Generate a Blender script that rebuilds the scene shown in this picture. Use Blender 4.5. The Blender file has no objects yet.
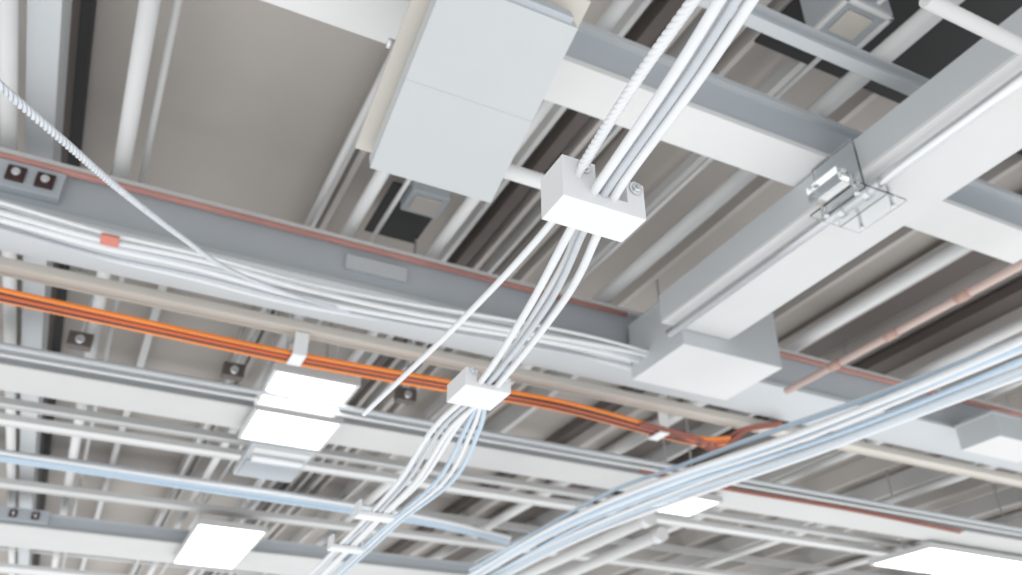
import bpy, bmesh, math, random
from mathutils import Vector, Matrix
random.seed(4)
sc=bpy.context.scene
sc.view_settings.view_transform='Standard'
# Survey helpers: sight-lines from the camera station intersected with real planes
# (height h above the station, or constant x / y) give building coordinates.
CZ=1.6; A=math.radians(26.2); P=math.radians(31.0); F=866.0
sa,ca,sp,cp=math.sin(A),math.cos(A),math.sin(P),math.cos(P)
def ray(u,v):
    dR=u-511.0; dz=(287.5-v)*cp+F*sp; dH=F*cp-(287.5-v)*sp
    return Vector((dH*sa+dR*ca, dH*ca-dR*sa, dz))
def S(u,v,h):
    d=ray(u,v); d=d*(h/d.z); d.z+=CZ; return d
def SY(u,v,y):
    d=ray(u,v); d=d*(y/d.y); d.z+=CZ; return d
# ---------- materials
def mat(name,col,rough=.5,metal=0,var=.025,scale=2,emit=None,trans=0,spec=.5):
    m=bpy.data.materials.new(name); m.use_nodes=True
    nt=m.node_tree; b=nt.nodes['Principled BSDF']
    b.inputs['Roughness'].default_value=rough; b.inputs['Metallic'].default_value=metal
    b.inputs['Specular IOR Level'].default_value=spec
    tc=nt.nodes.new('ShaderNodeTexCoord'); n=nt.nodes.new('ShaderNodeTexNoise')
    n.inputs['Scale'].default_value=scale; n.inputs['Detail'].default_value=4
    nt.links.new(tc.outputs['Object'],n.inputs['Vector'])
    r=nt.nodes.new('ShaderNodeValToRGB')
    r.color_ramp.elements[0].position=.3; r.color_ramp.elements[1].position=.7
    r.color_ramp.elements[0].color=tuple(c*(1-var) for c in col)+(1,)
    r.color_ramp.elements[1].color=tuple(min(1,c*(1+var)) for c in col)+(1,)
    nt.links.new(n.outputs['Fac'],r.inputs['Fac']); nt.links.new(r.outputs['Color'],b.inputs['Base Color'])
    if emit: 
        b.inputs['Emission Color'].default_value=(.97,.99,1,1); b.inputs['Emission Strength'].default_value=emit
    if trans:
        b.inputs['Transmission Weight'].default_value=trans; b.inputs['IOR'].default_value=1.25
    return m
WHITE=mat('white_paint',(.73,.73,.72),.42)
OFFW=mat('offwhite_paint',(.61,.61,.60),.5)
LGREY=mat('light_grey_paint',(.55,.575,.59),.45)
DUCT=mat('duct_grey_paint',(.56,.58,.585),.5)
GREY=mat('grey_paint',(.47,.505,.535),.45)
TAUPE=mat('taupe_panel',(.45,.415,.385),.7,var=.05,scale=1.2)
TAUPE2=mat('pale_taupe_panel',(.54,.51,.48),.7,var=.05,scale=1.5)
BROWN=mat('brown_metal',(.12,.10,.09),.6)
DARK=mat('near_black',(.03,.03,.03),.7)
BEIGE=mat('beige_rail',(.64,.60,.54),.5)
STEEL=mat('brushed_steel',(.78,.79,.80),.25,metal=.8)
PLAST=mat('white_plastic',(.80,.80,.80),.35,var=.01)
CAB=mat('white_cable_sheath',(.78,.79,.80),.35,var=.03,scale=30)
CABG=mat('pale_grey_cable_sheath',(.55,.58,.61),.4,var=.04,scale=30)
CABB=mat('pale_blue_cable_sheath',(.50,.62,.73),.35,var=.04,scale=30)
ORANGE=mat('orange_sheath',(.90,.25,.03),.28,var=.08)
ORANGE2=mat('deep_orange_sheath',(.66,.12,.025),.28,var=.08)
BLACK=mat('black_sheath',(.05,.02,.018),.4)
RED=mat('red_tape',(.62,.20,.15),.5)
PINK=mat('pink_pipe_paint',(.60,.29,.25),.5,var=.12,scale=3)
RBROWN=mat('red_brown_sheath',(.30,.10,.07),.5)
GLOW=mat('led_diffuser',(1,1,1),.5,emit=4)
CLEAR=mat('clear_acrylic',(.97,.985,.99),.03,trans=1,var=.005)
ROPE=mat('steel_rope',(.66,.69,.72),.35,metal=.35,var=.1,scale=60)
# ---------- geometry helpers
def addbox(bm,x0,x1,y0,y1,z0,z1,mi=0):
    vs=[bm.verts.new((x,y,z)) for z in (z0,z1) for y in (y0,y1) for x in (x0,x1)]
    for f in ((0,2,3,1),(4,5,7,6),(0,1,5,4),(2,6,7,3),(0,4,6,2),(1,3,7,5)):
        fc=bm.faces.new([vs[i] for i in f]); fc.material_index=mi
    return vs
def addcyl(bm,p0,p1,r,mi=0,seg=16,r2=None):
    p0=Vector(p0);p1=Vector(p1);d=(p1-p0).normalized()
    up=Vector((0,0,1)) if abs(d.z)<.9 else Vector((1,0,0))
    a=d.cross(up).normalized(); b=d.cross(a)
    R=[[],[]]
    for k,(p,rr) in enumerate(((p0,r),(p1,r if r2 is None else r2))):
        for i in range(seg):
            t=2*math.pi*i/seg; R[k].append(bm.verts.new(p+a*math.cos(t)*rr+b*math.sin(t)*rr))
    for i in range(seg):
        j=(i+1)%seg
        f=bm.faces.new((R[0][i],R[0][j],R[1][j],R[1][i])); f.smooth=True; f.material_index=mi
    for k in (0,1):
        f=bm.faces.new(R[k]); f.material_index=mi
def addprof(bm,poly,axis,a0,a1,mi=0):
    def mk(p,a): 
        return (a,p[0],p[1]) if axis=='x' else (p[0],a,p[1])
    v0=[bm.verts.new(mk(p,a0)) for p in poly]; v1=[bm.verts.new(mk(p,a1)) for p in poly]
    n=len(poly)
    for i in range(n):
        j=(i+1)%n; bm.faces.new((v0[i],v0[j],v1[j],v1[i])).material_index=mi
    bm.faces.new(v0).material_index=mi; bm.faces.new(v1).material_index=mi
def finish(name,bm,mats,bevel=0):
    bmesh.ops.recalc_face_normals(bm,faces=bm.faces)
    me=bpy.data.meshes.new(name); bm.to_mesh(me); bm.free()
    for m in mats: me.materials.append(m)
    o=bpy.data.objects.new(name,me); sc.collection.objects.link(o)
    if bevel:
        b=o.modifiers.new('b','BEVEL'); b.width=bevel; b.segments=2; b.limit_method='ANGLE'; b.angle_limit=.8
    return o
def catmull(pts,n=10):
    out=[]; P_=[pts[0]*2-pts[1]]+pts+[pts[-1]*2-pts[-2]]
    for i in range(1,len(P_)-2):
        a,b,c,d=P_[i-1:i+3]
        for k in range(n):
            t=k/n
            out.append(.5*((2*b)+(c-a)*t+(2*a-5*b+4*c-d)*t*t+(3*b-a-3*c+d)*t**3))
    out.append(P_[-2]); return out
def curve(name,splines,mats,r):
    cu=bpy.data.curves.new(name,'CURVE'); cu.dimensions='3D'; cu.bevel_depth=r; cu.bevel_resolution=3; cu.use_fill_caps=True
    for m in mats: cu.materials.append(m)
    for pts,mi,rs in splines:
        s=cu.splines.new('POLY'); s.points.add(len(pts)-1)
        for q,p in zip(s.points,pts): q.co=(p.x,p.y,p.z,1); q.radius=rs
        s.material_index=mi; s.use_smooth=True
    o=bpy.data.objects.new(name,cu); sc.collection.objects.link(o); return o
def strand(base,ox,oz,wob=0,ph=0):
    out=[]
    for i,p in enumerate(base):
        q=base[min(i+1,len(base)-1)]-base[max(i-1,0)]
        n=Vector((q.y,-q.x,0)); n.normalize()
        w=wob*math.sin(i*.13+ph); w2=wob*math.cos(i*.11+ph*1.7)
        out.append(p+n*(ox+w)+Vector((0,0,oz+w2*.6)))
    return out
def twisted(base,r,pitch,n=3,k0=.52):
    sp_=[]
    L=[0]
    for i in range(1,len(base)): L.append(L[-1]+(base[i]-base[i-1]).length)
    step=pitch/8; N=int(L[-1]/step); pts=[]; j=0
    for k in range(N+1):
        s=k*step
        while j<len(L)-2 and L[j+1]<s: j+=1
        t=(s-L[j])/max(1e-9,L[j+1]-L[j]); pts.append(base[j].lerp(base[j+1],t))
    for m in range(n):
        o=[]
        for k,p in enumerate(pts):
            q=(pts[min(k+1,N)]-pts[max(k-1,0)]).normalized()
            a=q.cross(Vector((0,0,1))).normalized(); b=q.cross(a)
            th=2*math.pi*(k/8+m/n); o.append(p+(a*math.cos(th)+b*math.sin(th))*r*k0)
        sp_.append(o)
    return sp_
# ---------- ceiling deck
HD=4.25
bm=bmesh.new(); addbox(bm,-14,34,-2,40,CZ+HD,CZ+HD+.15); finish('ceiling',bm,[TAUPE])
def xl(u,v,h): return S(u,v,h).x
y1=S(0,200,3.0).y
bm=bmesh.new()
def strip(ua,ub,v,h,ya,yb,th,mi): 
    addbox(bm,xl(ua,v,h),xl(ub,v,h),ya,yb,CZ+h,CZ+h+th,mi)
YB=36
strip(76,88,60,4.1,.5,YB,.1,1)
strip(60,76,60,4.12,.5,YB,.1,0)
strip(378,386,90,4.05,.5,YB,.12,2)
strip(392,400,90,4.1,.5,YB,.12,3)
for u,w_,m_ in ((520,6,2),(540,14,0),(566,6,3),(588,5,2),(612,10,3),(636,6,3)):
    strip(u,u+w_,160,4.05,.5,YB,.14,m_)
strip(655,662,200,4.05,.5,YB,.1,2)
strip(745,752,200,4.1,.5,YB,.12,3)
strip(795,835,280,4.1,1,YB,.1,0)
strip(835,842,280,4.0,1,YB,.2,3)
strip(905,922,280,4.05,1,YB,.12,3)
strip(922,960,280,4.1,1,YB,.1,0)
strip(985,1000,280,4.05,1,YB,.12,3)
strip(1040,1090,280,4.1,1,YB,.1,0)
x=-8.0; k=0
while x<30:
    w=random.choice((.05,.07,.1))
    if x<-1.5 or x>7.5:
        addbox(bm,x,x+w,.5,36,CZ+3.95,CZ+4.2,(2,3,2,3)[k%4])
        if k%3==0: addbox(bm,x+.15,x+.3,.5,36,CZ+4.15,CZ+4.24,0)
    else: addbox(bm,x,x+w,y1+2.2,36,CZ+3.95,CZ+4.2,(2,3)[k%2])
    x+=random.uniform(.8,1.3); k+=1
for yy in (9.4,12.5,17.5,21,25): addbox(bm,-13,30,yy,yy+.12,CZ+3.85,CZ+3.95,2)
finish('ceiling_slats',bm,[BROWN,DARK,OFFW,TAUPE2])
bm=bmesh.new(); addbox(bm,S(735,60,4.0).x,12,-1,S(860,85,4.0).y,CZ+3.98,CZ+4.0,0)  # solid sheet under the deck; a deep opening's shade is put into its colour
addbox(bm,S(380,205,4.0).x,S(442,205,4.0).x,S(400,185,4.0).y,S(400,240,4.0).y,CZ+4.0,CZ+4.02,0)
finish('ceiling_dark_sheets',bm,[DARK])
# ---------- pipes along y
def pipe_y(name,u,v,h,d,ya,yb,m):
    bm=bmesh.new(); x=xl(u,v,h); addcyl(bm,(x,ya,CZ+h),(x,yb,CZ+h),d/2,0,20)
    return finish(name,bm,[m])
for (u,v,d) in ((8,70,.10),(135,90,.105),(358,215,.09),(435,250,.09),(670,240,.12),(870,300,.115),(1010,330,.1)):
    pipe_y('ceiling_pipe',u,v,3.6,d,.6,34,WHITE)
for x in (-3.1,-4.6,7.9,9.8,12,14.5,17,20):
    bm=bmesh.new(); addcyl(bm,(x,.6,CZ+3.6),(x,34,CZ+3.6),.05,0,16); finish('ceiling_pipe',bm,[WHITE])
for (u,v,d,m) in ((160,90,.045,OFFW),(390,210,.035,WHITE),(640,225,.03,WHITE),(345,150,.05,OFFW)):
    pipe_y('ceiling_conduit',u,v,3.75,d,.6,34,m)
bm=bmesh.new(); addbox(bm,xl(26,70,3.65),xl(58,70,3.65),.5,34,CZ+3.65,CZ+3.9); finish('ceiling_joist',bm,[LGREY])
# ---------- beams along x
def beam(name,u,vf,vn,vt,h,ms,x0=-12,x1=30):
    yf=S(u,vf,h).y; yn=S(u,vn,h).y; zt=SY(u,vt,yn).z; zb=CZ+h
    bm=bmesh.new(); fl=min(.035,(zt-zb)*.12)
    addbox(bm,x0,x1,yn,yf,zb,zb+fl,1)
    addbox(bm,x0,x1,yn+.03,yf-.03,zb+fl,zt-fl,0)
    addbox(bm,x0,x1,yn-.01,yf,zt-fl,zt,2)
    return finish(name,bm,ms)
beam('ceiling_beam',560,105,58,14,3.1,[GREY,WHITE,LGREY])
beam('ceiling_beam',0,250,203,148,3.0,[GREY,LGREY,WHITE])
beam('ceiling_beam',0,390,364,347,3.0,[GREY,OFFW,LGREY])
beam('ceiling_beam',0,546,524,508,3.0,[GREY,OFFW,LGREY])
beam('ceiling_beam',760,32,18,6,3.4,[GREY,LGREY,LGREY])
def rail(name,u,v,wpx,h,th,m,x0=-12,x1=30):
    ya=S(u,v,h).y; yb=S(u,v+wpx,h).y
    bm=bmesh.new(); addbox(bm,x0,x1,ya,yb,CZ+h,CZ+h+th); 
    addbox(bm,x0,x1,ya-.012,ya,CZ+h-.012,CZ+h+th); addbox(bm,x0,x1,yb,yb+.012,CZ+h-.012,CZ+h+th)
    return finish(name,bm,[m])
rail('cable_tray_rail',0,264,9,2.95,.05,BEIGE)
for v,w,m in ((402,4,OFFW),(418,6,WHITE),(482,5,OFFW),(566,6,WHITE)):
    rail('support_rail',0,v,w,3.2,.05,m)
def pipe_x(name,u,v,h,d,m,x0=-12,x1=30,p=None):
    p=p or S(u,v,h); bm=bmesh.new(); addcyl(bm,(x0,p.y,p.z),(x1,p.y,p.z),d/2,0,16); finish(name,bm,[m]); return p.y
yb1=S(0,203,3.0).y
pipe_x('conduit_pipe',0,345,2.85,.045,LGREY)
pipe_x('conduit_pipe',0,354,2.85,.03,WHITE)
pipe_x('conduit_pipe',975,24,2.6,.06,WHITE,x0=S(925,0,2.6).x)
bm=bmesh.new(); yr=S(0,268,2.95).y
for xx in (-2.6,-.4,1.9,4.3,6.6,9):
    addcyl(bm,(xx,yr,CZ+3.005),(xx,yr,CZ+HD),.010,0,8); addbox(bm,xx-.04,xx+.04,yr-.05,yr+.05,CZ+3.0,CZ+3.02,0)
finish('threaded_hanger_rods',bm,[LGREY])
# ---------- hanging duct box (tilted)
h=2.3
xa=xl(370,168,h); xb=xl(487,208,h); yf=S(370,168,h).y; Ln=.86
bm=bmesh.new()
addbox(bm,0,xb-xa,-Ln,0,0,.09,0)
addbox(bm,.02,xb-xa-.02,-Ln+.02,-.02,.09,.13,2)
addbox(bm,-.06,xb-xa+.05,-Ln-.08,.0,.13,.16,1)
addbox(bm,-.035,xb-xa+.03,-Ln-.08,-.03,.16,.20,4)
addbox(bm,.03,xb-xa+.02,-Ln-.12,-.05,.20,.34,3)
addbox(bm,.0005,xb-xa-.0005,-Ln*.5,-Ln*.5+.002,-.0012,.001,2)
addbox(bm,.04,xb-xa-.03,-Ln-.03,-Ln,.01,.08,2)
bmesh.ops.rotate(bm,verts=bm.verts,cent=(0,0,0),matrix=Matrix.Rotation(-math.radians(21.4),3,'X'))
bmesh.ops.translate(bm,verts=bm.verts,vec=(xa,yf,CZ+h))
for xx in (xa+.1,xb-.1):
    addcyl(bm,(xx,yf-.2,CZ+h+.3),(xx,yf-.2,CZ+HD),.012,5,10)
    addcyl(bm,(xx,yf-.75,CZ+h+.6),(xx,yf-.75,CZ+HD),.012,5,10)
for yy in (-.35,-.62):
    addcyl(bm,(xa-.075,yf+yy,CZ+h+.3-yy*.2),(xa-.045,yf+yy,CZ+h+.3-yy*.2),.022,5,10)
# outlet tube leaving the duct's side
q=SY(530,178,yf-.08); addcyl(bm,(xb-.05,yf-.08,q.z),(q.x+.14,yf-.08,q.z),.036,6,20)
finish('hanging_duct_unit',bm,[DUCT,BEIGE,GREY,BROWN,OFFW,STEEL,WHITE],.006)
# ---------- junction boxes
hb=2.75
xw=xl(684,344,hb); xe=xl(787,366,hb); ys=S(684,344,hb).y; yn_=min(S(627,379,hb).y,yb1-.016); zt=SY(690,290,ys).z
ps=SY(0,155,yb1-.03)
pipe_x('sprinkler_pipe',0,0,0,.04,PINK,x1=xw-.01,p=ps); pipe_x('sprinkler_pipe',0,0,0,.04,PINK,x0=xe+.01,p=ps)
def jbox(x0,x1,ya,yb,z0,z1):
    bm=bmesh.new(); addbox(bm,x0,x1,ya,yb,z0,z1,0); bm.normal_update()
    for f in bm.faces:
        if abs(f.normal.z)<.5: f.material_index=1  # sides greyer than the underside: their shade is put into the colour
    addbox(bm,x0-.004,x1+.004,ya-.004,yb+.004,z1-.03,z1-.0,1)
    addbox(bm,x0+.03,x1-.03,ya+.03,yb-.03,z1,z1+.03,1)
    return finish('junction_box',bm,[WHITE,LGREY],.008)
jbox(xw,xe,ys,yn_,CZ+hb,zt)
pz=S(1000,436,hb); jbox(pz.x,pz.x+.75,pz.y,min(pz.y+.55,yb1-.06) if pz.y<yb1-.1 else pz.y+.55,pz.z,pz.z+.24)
hs=2.87
sxw=xl(692,300,hs); sxe=xl(752,325,hs)
bm=bmesh.new(); t_=.02
zt2=CZ+hs+.2
addbox(bm,sxw,sxe,-.5,ys-.006,CZ+hs,CZ+hs+t_,0)
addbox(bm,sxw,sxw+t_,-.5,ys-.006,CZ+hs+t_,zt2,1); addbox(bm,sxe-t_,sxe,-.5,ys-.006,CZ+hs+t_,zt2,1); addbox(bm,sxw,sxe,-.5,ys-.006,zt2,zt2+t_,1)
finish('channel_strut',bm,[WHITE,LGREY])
hr=2.8
xr=xl(850,203,hr)
bm=bmesh.new(); addcyl(bm,(xr,-.5,CZ+hr),(xr,ys-.005,CZ+hr),.032,0,20); finish('steel_conduit_rod',bm,[STEEL])
c=S(846,205,hr-.05)
bm=bmesh.new()
y_a,y_b=c.y-.17,c.y+.17
addbox(bm,sxw-.10,xr+.20,y_a,y_b,CZ+hr-.050,CZ+hr-.036)
addbox(bm,sxw-.030,sxw-.012,y_a+.02,y_b-.02,CZ+hr-.036,zt2+.02)
addbox(bm,sxw-.20,sxw-.12,y_a+.02,y_b-.1,CZ+hr-.05,CZ+hr+.04)
addbox(bm,xr+.06,xr+.072,y_a,y_b,CZ+hr-.036,CZ+hs)
for dx in (-.10,.16):
    for dy in (-.11,.11):
        addcyl(bm,(xr+dx,c.y+dy,CZ+hr-.066),(xr+dx,c.y+dy,CZ+hr-.05),.017,1,6)
        addcyl(bm,(xr+dx,c.y+dy,CZ+hr-.05),(xr+dx,c.y+dy,CZ+hs),.010,1,12)
for dy in (-.09,.09): addcyl(bm,(xr,c.y+dy-.02,CZ+hr),(xr,c.y+dy+.02,CZ+hr),.042,1,20)
finish('clear_pipe_clamp',bm,[CLEAR,STEEL],.003)
p=S(900,330,2.8)
bm=bmesh.new(); yend=S(785,391,2.8).y
addcyl(bm,(p.x,0,p.z),(p.x,yend,p.z),.027,0,16)
for vv in ((965,297),(893,335),(835,365)):
    q=S(vv[0],vv[1],2.8); addcyl(bm,(p.x,q.y-.05,p.z),(p.x,q.y+.05,p.z),.034,1,16)
finish('copper_conduit_rod',bm,[mat('pale_copper',(.64,.48,.43),.4),mat('joint_copper',(.52,.34,.28),.45)])
def outlet(yb_,ua,ub,va,vb,h_):
    bm=bmesh.new(); a=SY(ua,va,yb_-.03); b=SY(ub,vb,yb_-.03)
    addbox(bm,a.x,b.x,yb_-.05,yb_+.03,b.z-.03,b.z-.03+h_,0)
    for fx in (.48,.80):
        qx=a.x+(b.x-a.x)*fx; qz=b.z-.03+h_/2; s=h_*.28
        addbox(bm,qx-s,qx+s,yb_-.07,yb_-.05,qz-s,qz+s,1); addcyl(bm,(qx,yb_-.09,qz),(qx,yb_-.06,qz),s*.5,2,12)
    finish('socket_outlet_plate',bm,[GREY,BLACK,STEEL],.004)
outlet(yb1,-30,60,168,196,.18)
outlet(S(0,524,3.0).y,-20,48,508,522,.16)
bm=bmesh.new(); a=SY(347,262,yb1-.03); b=SY(408,280,yb1-.03)
addbox(bm,a.x,b.x,yb1-.005,yb1+.03,b.z+.0,b.z+.11,0); finish('label_plate',bm,[LGREY],.003)
# ---------- light fixtures
def light(name,uw,ue,v,un,vn,uf,vf,h=2.9):
    x0=xl(uw,v,h); x1=xl(ue,v,h); ya=S(un,vn,h).y; yb=S(uf,vf,h).y
    bm=bmesh.new(); addbox(bm,x0,x1,ya,yb,CZ+h,CZ+h+.02,1)
    f=.03
    for q in ((x0-f,x0,ya-f,yb+f),(x1,x1+f,ya-f,yb+f),(x0,x1,ya-f,ya),(x0,x1,yb,yb+f)):
        addbox(bm,*q,CZ+h-.01,CZ+h+.06,0)
    addbox(bm,x0,x1,ya,yb,CZ+h+.02,CZ+h+.07,0)
    for xx in (x0+.1,x1-.1): addcyl(bm,(xx,(ya+yb)/2,CZ+h+.07),(xx,(ya+yb)/2,CZ+HD),.012,0,8)
    return finish(name,bm,[OFFW,GLOW])
light('ceiling_light_panel',264,350,393,310,377,300,410)
light('ceiling_light_panel',246,334,430,300,417,285,444)
light('ceiling_light_panel',184,250,548,225,527,210,566)
light('ceiling_light_panel',656,712,505,690,497,680,514)
light('ceiling_light_panel',880,1080,562,940,549,940,574,2.9)
bm=bmesh.new(); 
x0=xl(240,463,2.9); x1=xl(308,463,2.9); ya=S(300,451,2.9).y; yb=S(270,480,2.9).y
addbox(bm,x0,x1,ya,yb,CZ+2.9,CZ+2.98,0)
addbox(bm,x0+.03,x1-.03,ya+.05,ya+.18,CZ+2.88,CZ+2.9,1)
addcyl(bm,(x0+.05,ya+.3,CZ+2.88),(x1-.05,ya+.3,CZ+2.88),.05,2,16)
addbox(bm,x0+.03,x1-.03,ya+.42,yb-.05,CZ+2.88,CZ+2.9,3)
finish('air_diffuser',bm,[LGREY,WHITE,STEEL,GREY],.01)
bm=bmesh.new(); q=S(850,24,3.7)
addbox(bm,q.x-.17,q.x+.17,q.y-.15,q.y+.15,q.z,CZ+3.97,0)
for s in ((-.17,.17,-.15,-.12),(-.17,.17,.12,.15),(-.17,-.14,-.15,.15),(.14,.17,-.15,.15)):
    addbox(bm,q.x+s[0],q.x+s[1],q.y+s[2],q.y+s[3],q.z-.03,q.z,3)
addbox(bm,q.x-.09,q.x+.09,q.y-.08,q.y+.08,q.z-.02,q.z,1)
finish('square_ceiling_diffuser',bm,[GREY,BEIGE,STEEL,WHITE],.008)
bm=bmesh.new(); q=S(425,205,3.9)
addbox(bm,q.x-.15,q.x+.15,q.y-.14,q.y+.14,q.z,CZ+4.0,0); addbox(bm,q.x-.11,q.x+.11,q.y-.10,q.y+.10,q.z-.02,q.z,1)
finish('emergency_lamp_housing',bm,[GREY,TAUPE2],.01)
bm=bmesh.new()
for (u,v) in ((78,348),(232,378),(405,402)):
    q=S(u,v,3.1); addbox(bm,q.x-.09,q.x+.09,q.y-.05,q.y+.05,q.z,q.z+.12,0); addcyl(bm,(q.x,q.y-.08,q.z+.05),(q.x,q.y+.1,q.z+.05),.035,1,12); addcyl(bm,(q.x,q.y,q.z+.1),(q.x,q.y,CZ+HD),.012,1,8)
finish('pipe_hanger_clamps',bm,[BROWN,STEEL],.006)
# ---------- cables
def P3(l): return [S(*p) for p in l]
def bundle(name,pts,offs,r,mats,wob=.004):
    base=catmull(P3(pts),10); sp_=[]
    for i,(ox,oz,mi,rs) in enumerate(offs): sp_.append((strand(base,ox,oz,wob,i*1.9),mi,rs))
    return curve(name,sp_,mats,r)
bundle('white_cable_bundle',[(-60,206,2.84),(0,222,2.84),(100,250,2.84),(200,272,2.82),(300,298,2.8),(400,318,2.8),(500,335,2.82),(580,350,2.85),(640,364,2.86)],
  [(-.12,.03,0,1),(-.065,.0,1,.8),(-.02,.04,0,1),(.03,0,0,1.1),(.08,.02,1,.9),(.12,0,0,1),(.16,.03,0,.7)],.018,[CAB,CABG],.014)
q=S(110,241,2.84); bm=bmesh.new(); addbox(bm,q.x-.05,q.x+.05,q.y-.08,q.y+.03,q.z-.02,q.z-.005); finish('red_cable_tie',bm,[RED],.005)
bundle('orange_cable_run',[(-60,281,2.8),(0,295,2.8),(150,327,2.8),(297,358,2.8),(450,386,2.8),(560,406,2.8),(655,431,2.8),(700,441,2.8),(728,440,2.82)],
  [(-.066,0,0,1.1),(-.027,-.006,2,.95),(.012,-.004,1,1.0),(.048,-.004,2,.8),(.076,.0,0,.85)],.019,[ORANGE,ORANGE2,BLACK],.005)
bundle('red_brown_cable',[(640,470,3.0),(720,488,3.0),(850,510,3.0),(960,532,3.0)],[(0,0,0,1),(.05,0,0,.7)],.018,[RBROWN])
bundle('red_brown_cable',[(640,424,2.78),(690,438,2.78),(715,448,2.79),(728,443,2.82),(745,430,2.88),(780,424,2.95)],[(0,0,0,1),(.05,0,0,.7),(-.05,0,0,.7)],.015,[RBROWN])
for (u,v) in ((297,355),(658,432)):
    q=S(u,v,2.8); bm=bmesh.new()
    addbox(bm,q.x-.05,q.x+.05,q.y-.1,q.y+.09,q.z-.045,q.z-.03); addbox(bm,q.x-.05,q.x+.05,q.y-.1,q.y-.085,q.z-.03,q.z+.14); addbox(bm,q.x-.05,q.x+.05,q.y+.075,q.y+.09,q.z-.03,q.z+.12)
    finish('cable_clip',bm,[PLAST],.004)
bundle('blue_cable_bundle',[(-60,446,2.6),(0,456,2.6),(100,470,2.6),(200,485,2.6),(350,508,2.58),(440,524,2.5),(510,541,2.35)],
  [(-.10,0,0,1),(-.05,.02,1,1),(0,0,0,.9),(.05,.02,2,1),(.10,0,1,.8)],.023,[CABB,CAB,CABG],.008)
offs=[]
for i in range(12):
    offs.append((-.17+.031*i,random.uniform(-.02,.03),(0,1,0,2,0,0,1,0,2,1,0,0)[i],random.choice((.8,1,1.05))))
bundle('network_cable_bundle',[(1110,318,1.9),(1022,357,1.9),(900,406,1.9),(800,444,1.9),(700,478,1.9),(620,508,1.92),(560,535,1.95),(500,568,2.0),(440,602,2.0)],offs,.018,[CAB,CABB,CABG],.012)
bundle('loose_blue_cable',[(1110,300,2.0),(1022,338,2.0),(880,394,2.0),(760,436,2.0),(680,466,2.02),(610,492,2.0),(540,530,2.0),(470,570,2.0)],[(0,0,0,1),(.035,.02,1,.8)],.014,[CABB,CAB])
rb=catmull(P3([(-40,50,1.3),(0,86,1.35),(60,138,1.45),(120,190,1.6),(180,236,1.85),(230,270,2.2),(290,294,2.6),(350,312,2.8),(420,324,2.85)]),12)
curve('twisted_wire_rope',[(s,0,1) for s in twisted(rb,.0105,.065,3,.62)],[ROPE],.0052)
H1=1.03
A_=[(712,-25,1.05),(640,75,1.05),(585,162,1.06),(552,222,1.06),(460,322,1.1),(364,414,1.14)]
def fr(u0,ub,uc,m1,m2,tail,hh=H1):
    return [(u0,-25,hh),((u0+ub)/2+3,80,hh),(ub,184,hh),(uc,229,hh),m1,m2]+tail
tail=lambda d:[(442+d,428,1.12),(408+d,480,1.13),(372+d*.7,518,1.14),(338+d*.7,552,1.15),(290+d*.5,600,1.16)]
L=[fr(735,599,571,(526,312,1.06),(479,384,1.1),tail(-8)),
   fr(752,611,585,(548,305,1.06),(486,386,1.1),tail(0)),
   fr(768,622,600,(564,300,1.06),(495,388,1.1),tail(9)),
   fr(745,606,579,(555,280,1.07),(490,385,1.12),tail(14),1.06)]
sp1=[]
for i,l in enumerate(L):
    sp1.append((catmull(P3(l),12),(0,1,0,0)[i],(1.1,.95,1.15,1.05)[i]))
for d,mi in ((-14,1),(18,2),(25,0),(32,2)):
    b=catmull(P3([(500+d*.3,372,1.13)]+[(478+d*.3,392,1.13)]+[(448+d,428,1.13),(418+d*1.1,480,1.14),(380+d*.7,520,1.15),(345+d*.7,552,1.15),(298+d*.5,600,1.16)]),10)
    sp1.append((b,mi,1))
curve('foreground_cable_bundle',sp1,[CAB,CABG,CABB],.0085)
ba=catmull(P3(A_),14)
curve('twisted_cable_tail',[(s,0,1) for s in twisted(ba[:30],.0115,.06,4,.42)]+[(ba[28:],0,1.4)],[CAB],.0058)
def block(name,nw,ne,sw,h,ht,slot=(.4,.78)):
    pnw=S(*nw,h); pne=S(*ne,h); psw=S(*sw,h)
    x0=(pnw.x+psw.x)/2; x1=pne.x; ya=psw.y; yb=(pnw.y+pne.y)/2; z=CZ+h; w=x1-x0
    fl=ht*.3; a=x0+w*slot[0]; b=x0+w*slot[1]
    bm=bmesh.new()
    addprof(bm,[(x0,z),(x1,z),(x1,z+ht*.85),(b,z+ht*.85),(b,z+fl),(a,z+fl),(a,z+ht),(x0,z+ht)],'y',ya,yb,0)
    for xx,zz in (((a*1.3+x0*.7)/2,z+ht*.84),((b+x1)/2,z+ht*.70)):
        addcyl(bm,(xx,ya-.001,zz),(xx,ya-.004,zz),w*.085,1,16)
        addcyl(bm,(xx,ya-.010,zz),(xx,ya-.004,zz),w*.055,1,6); addcyl(bm,(xx,ya-.014,zz),(xx,ya-.010,zz),w*.028,2,10)
    return finish(name,bm,[PLAST,STEEL,GREY],w*.018)
block('cable_clamp_block',(541,222),(624,241),(562,194),1.0,.10)
block('cable_clamp_block',(450,402),(489,412),(463,384),1.08,.06,(.25,.75))
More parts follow.
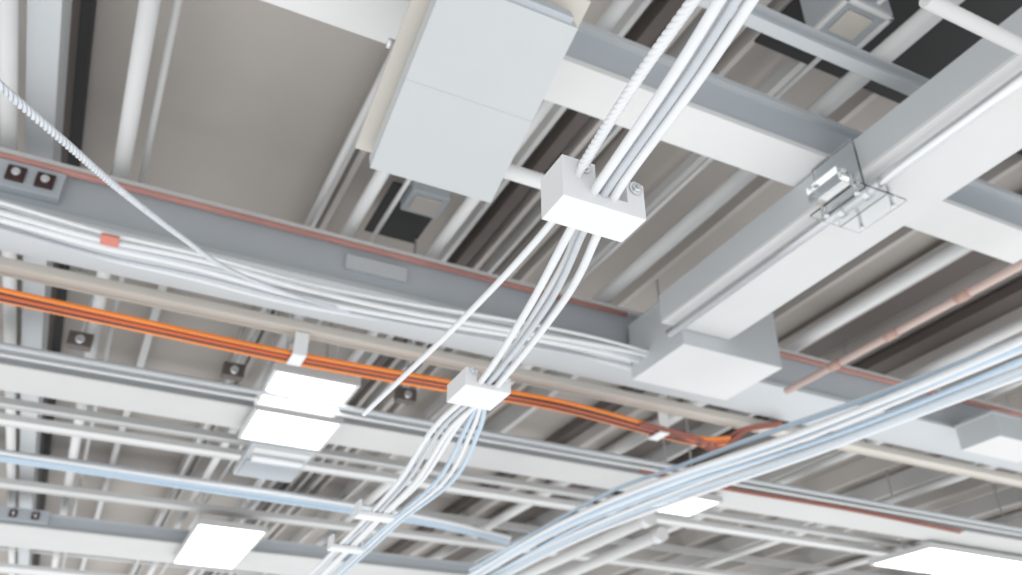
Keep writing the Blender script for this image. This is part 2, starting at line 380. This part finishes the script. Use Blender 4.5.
def bar(u,v,h,w,d,t):
    q=S(u,v,h); bm=bmesh.new(); addbox(bm,q.x-w/2,q.x+w/2,q.y-d/2,q.y+d/2,q.z,q.z+t)
    addbox(bm,q.x-w/2,q.x-w/2+.015,q.y-d/2,q.y+d/2,q.z+t,q.z+t+.05); addbox(bm,q.x+w/2-.015,q.x+w/2,q.y-d/2,q.y+d/2,q.z+t,q.z+t+.05)
    finish('cable_saddle',bm,[PLAST],.004)
bar(374,519,1.11,.17,.08,.02); bar(345,551,1.12,.17,.08,.02)
for (u,v,hh) in ((648,519,2.5),(660,535,2.5)):
    q=S(u,v,hh); bm=bmesh.new(); addcyl(bm,(q.x,q.y,q.z),(q.x,q.y+9,q.z),.06,0,20); addcyl(bm,(q.x,q.y-.05,q.z),(q.x,q.y+.08,q.z),.075,0,20); finish('conduit_pipe',bm,[WHITE])
# ---------- world: bright floor-side light, dimmer towards the horizon
w=bpy.data.worlds.new('World'); sc.world=w; w.use_nodes=True
nt=w.node_tree; bg=nt.nodes['Background']
tc=nt.nodes.new('ShaderNodeTexCoord'); sx=nt.nodes.new('ShaderNodeSeparateXYZ'); mr=nt.nodes.new('ShaderNodeValToRGB')
mp=nt.nodes.new('ShaderNodeMapRange'); mp.inputs[1].default_value=-1; mp.inputs[2].default_value=.3
nt.links.new(tc.outputs['Generated'],sx.inputs[0]); nt.links.new(sx.outputs['Z'],mp.inputs[0]); nt.links.new(mp.outputs[0],mr.inputs[0])
mr.color_ramp.elements[0].color=(.98,.99,1,1); mr.color_ramp.elements[1].color=(.57,.60,.63,1)
nt.links.new(mr.outputs[0],bg.inputs[0]); bg.inputs[1].default_value=1.40
cam=bpy.data.cameras.new('Camera'); co=bpy.data.objects.new('Camera',cam); sc.collection.objects.link(co); sc.camera=co
co.location=(0,0,CZ); co.rotation_euler=(math.radians(90)+P,0,-A); cam.sensor_width=36; cam.lens=F/1022*36
cam.dof.use_dof=True; cam.dof.focus_distance=1.75; cam.dof.aperture_fstop=3.4
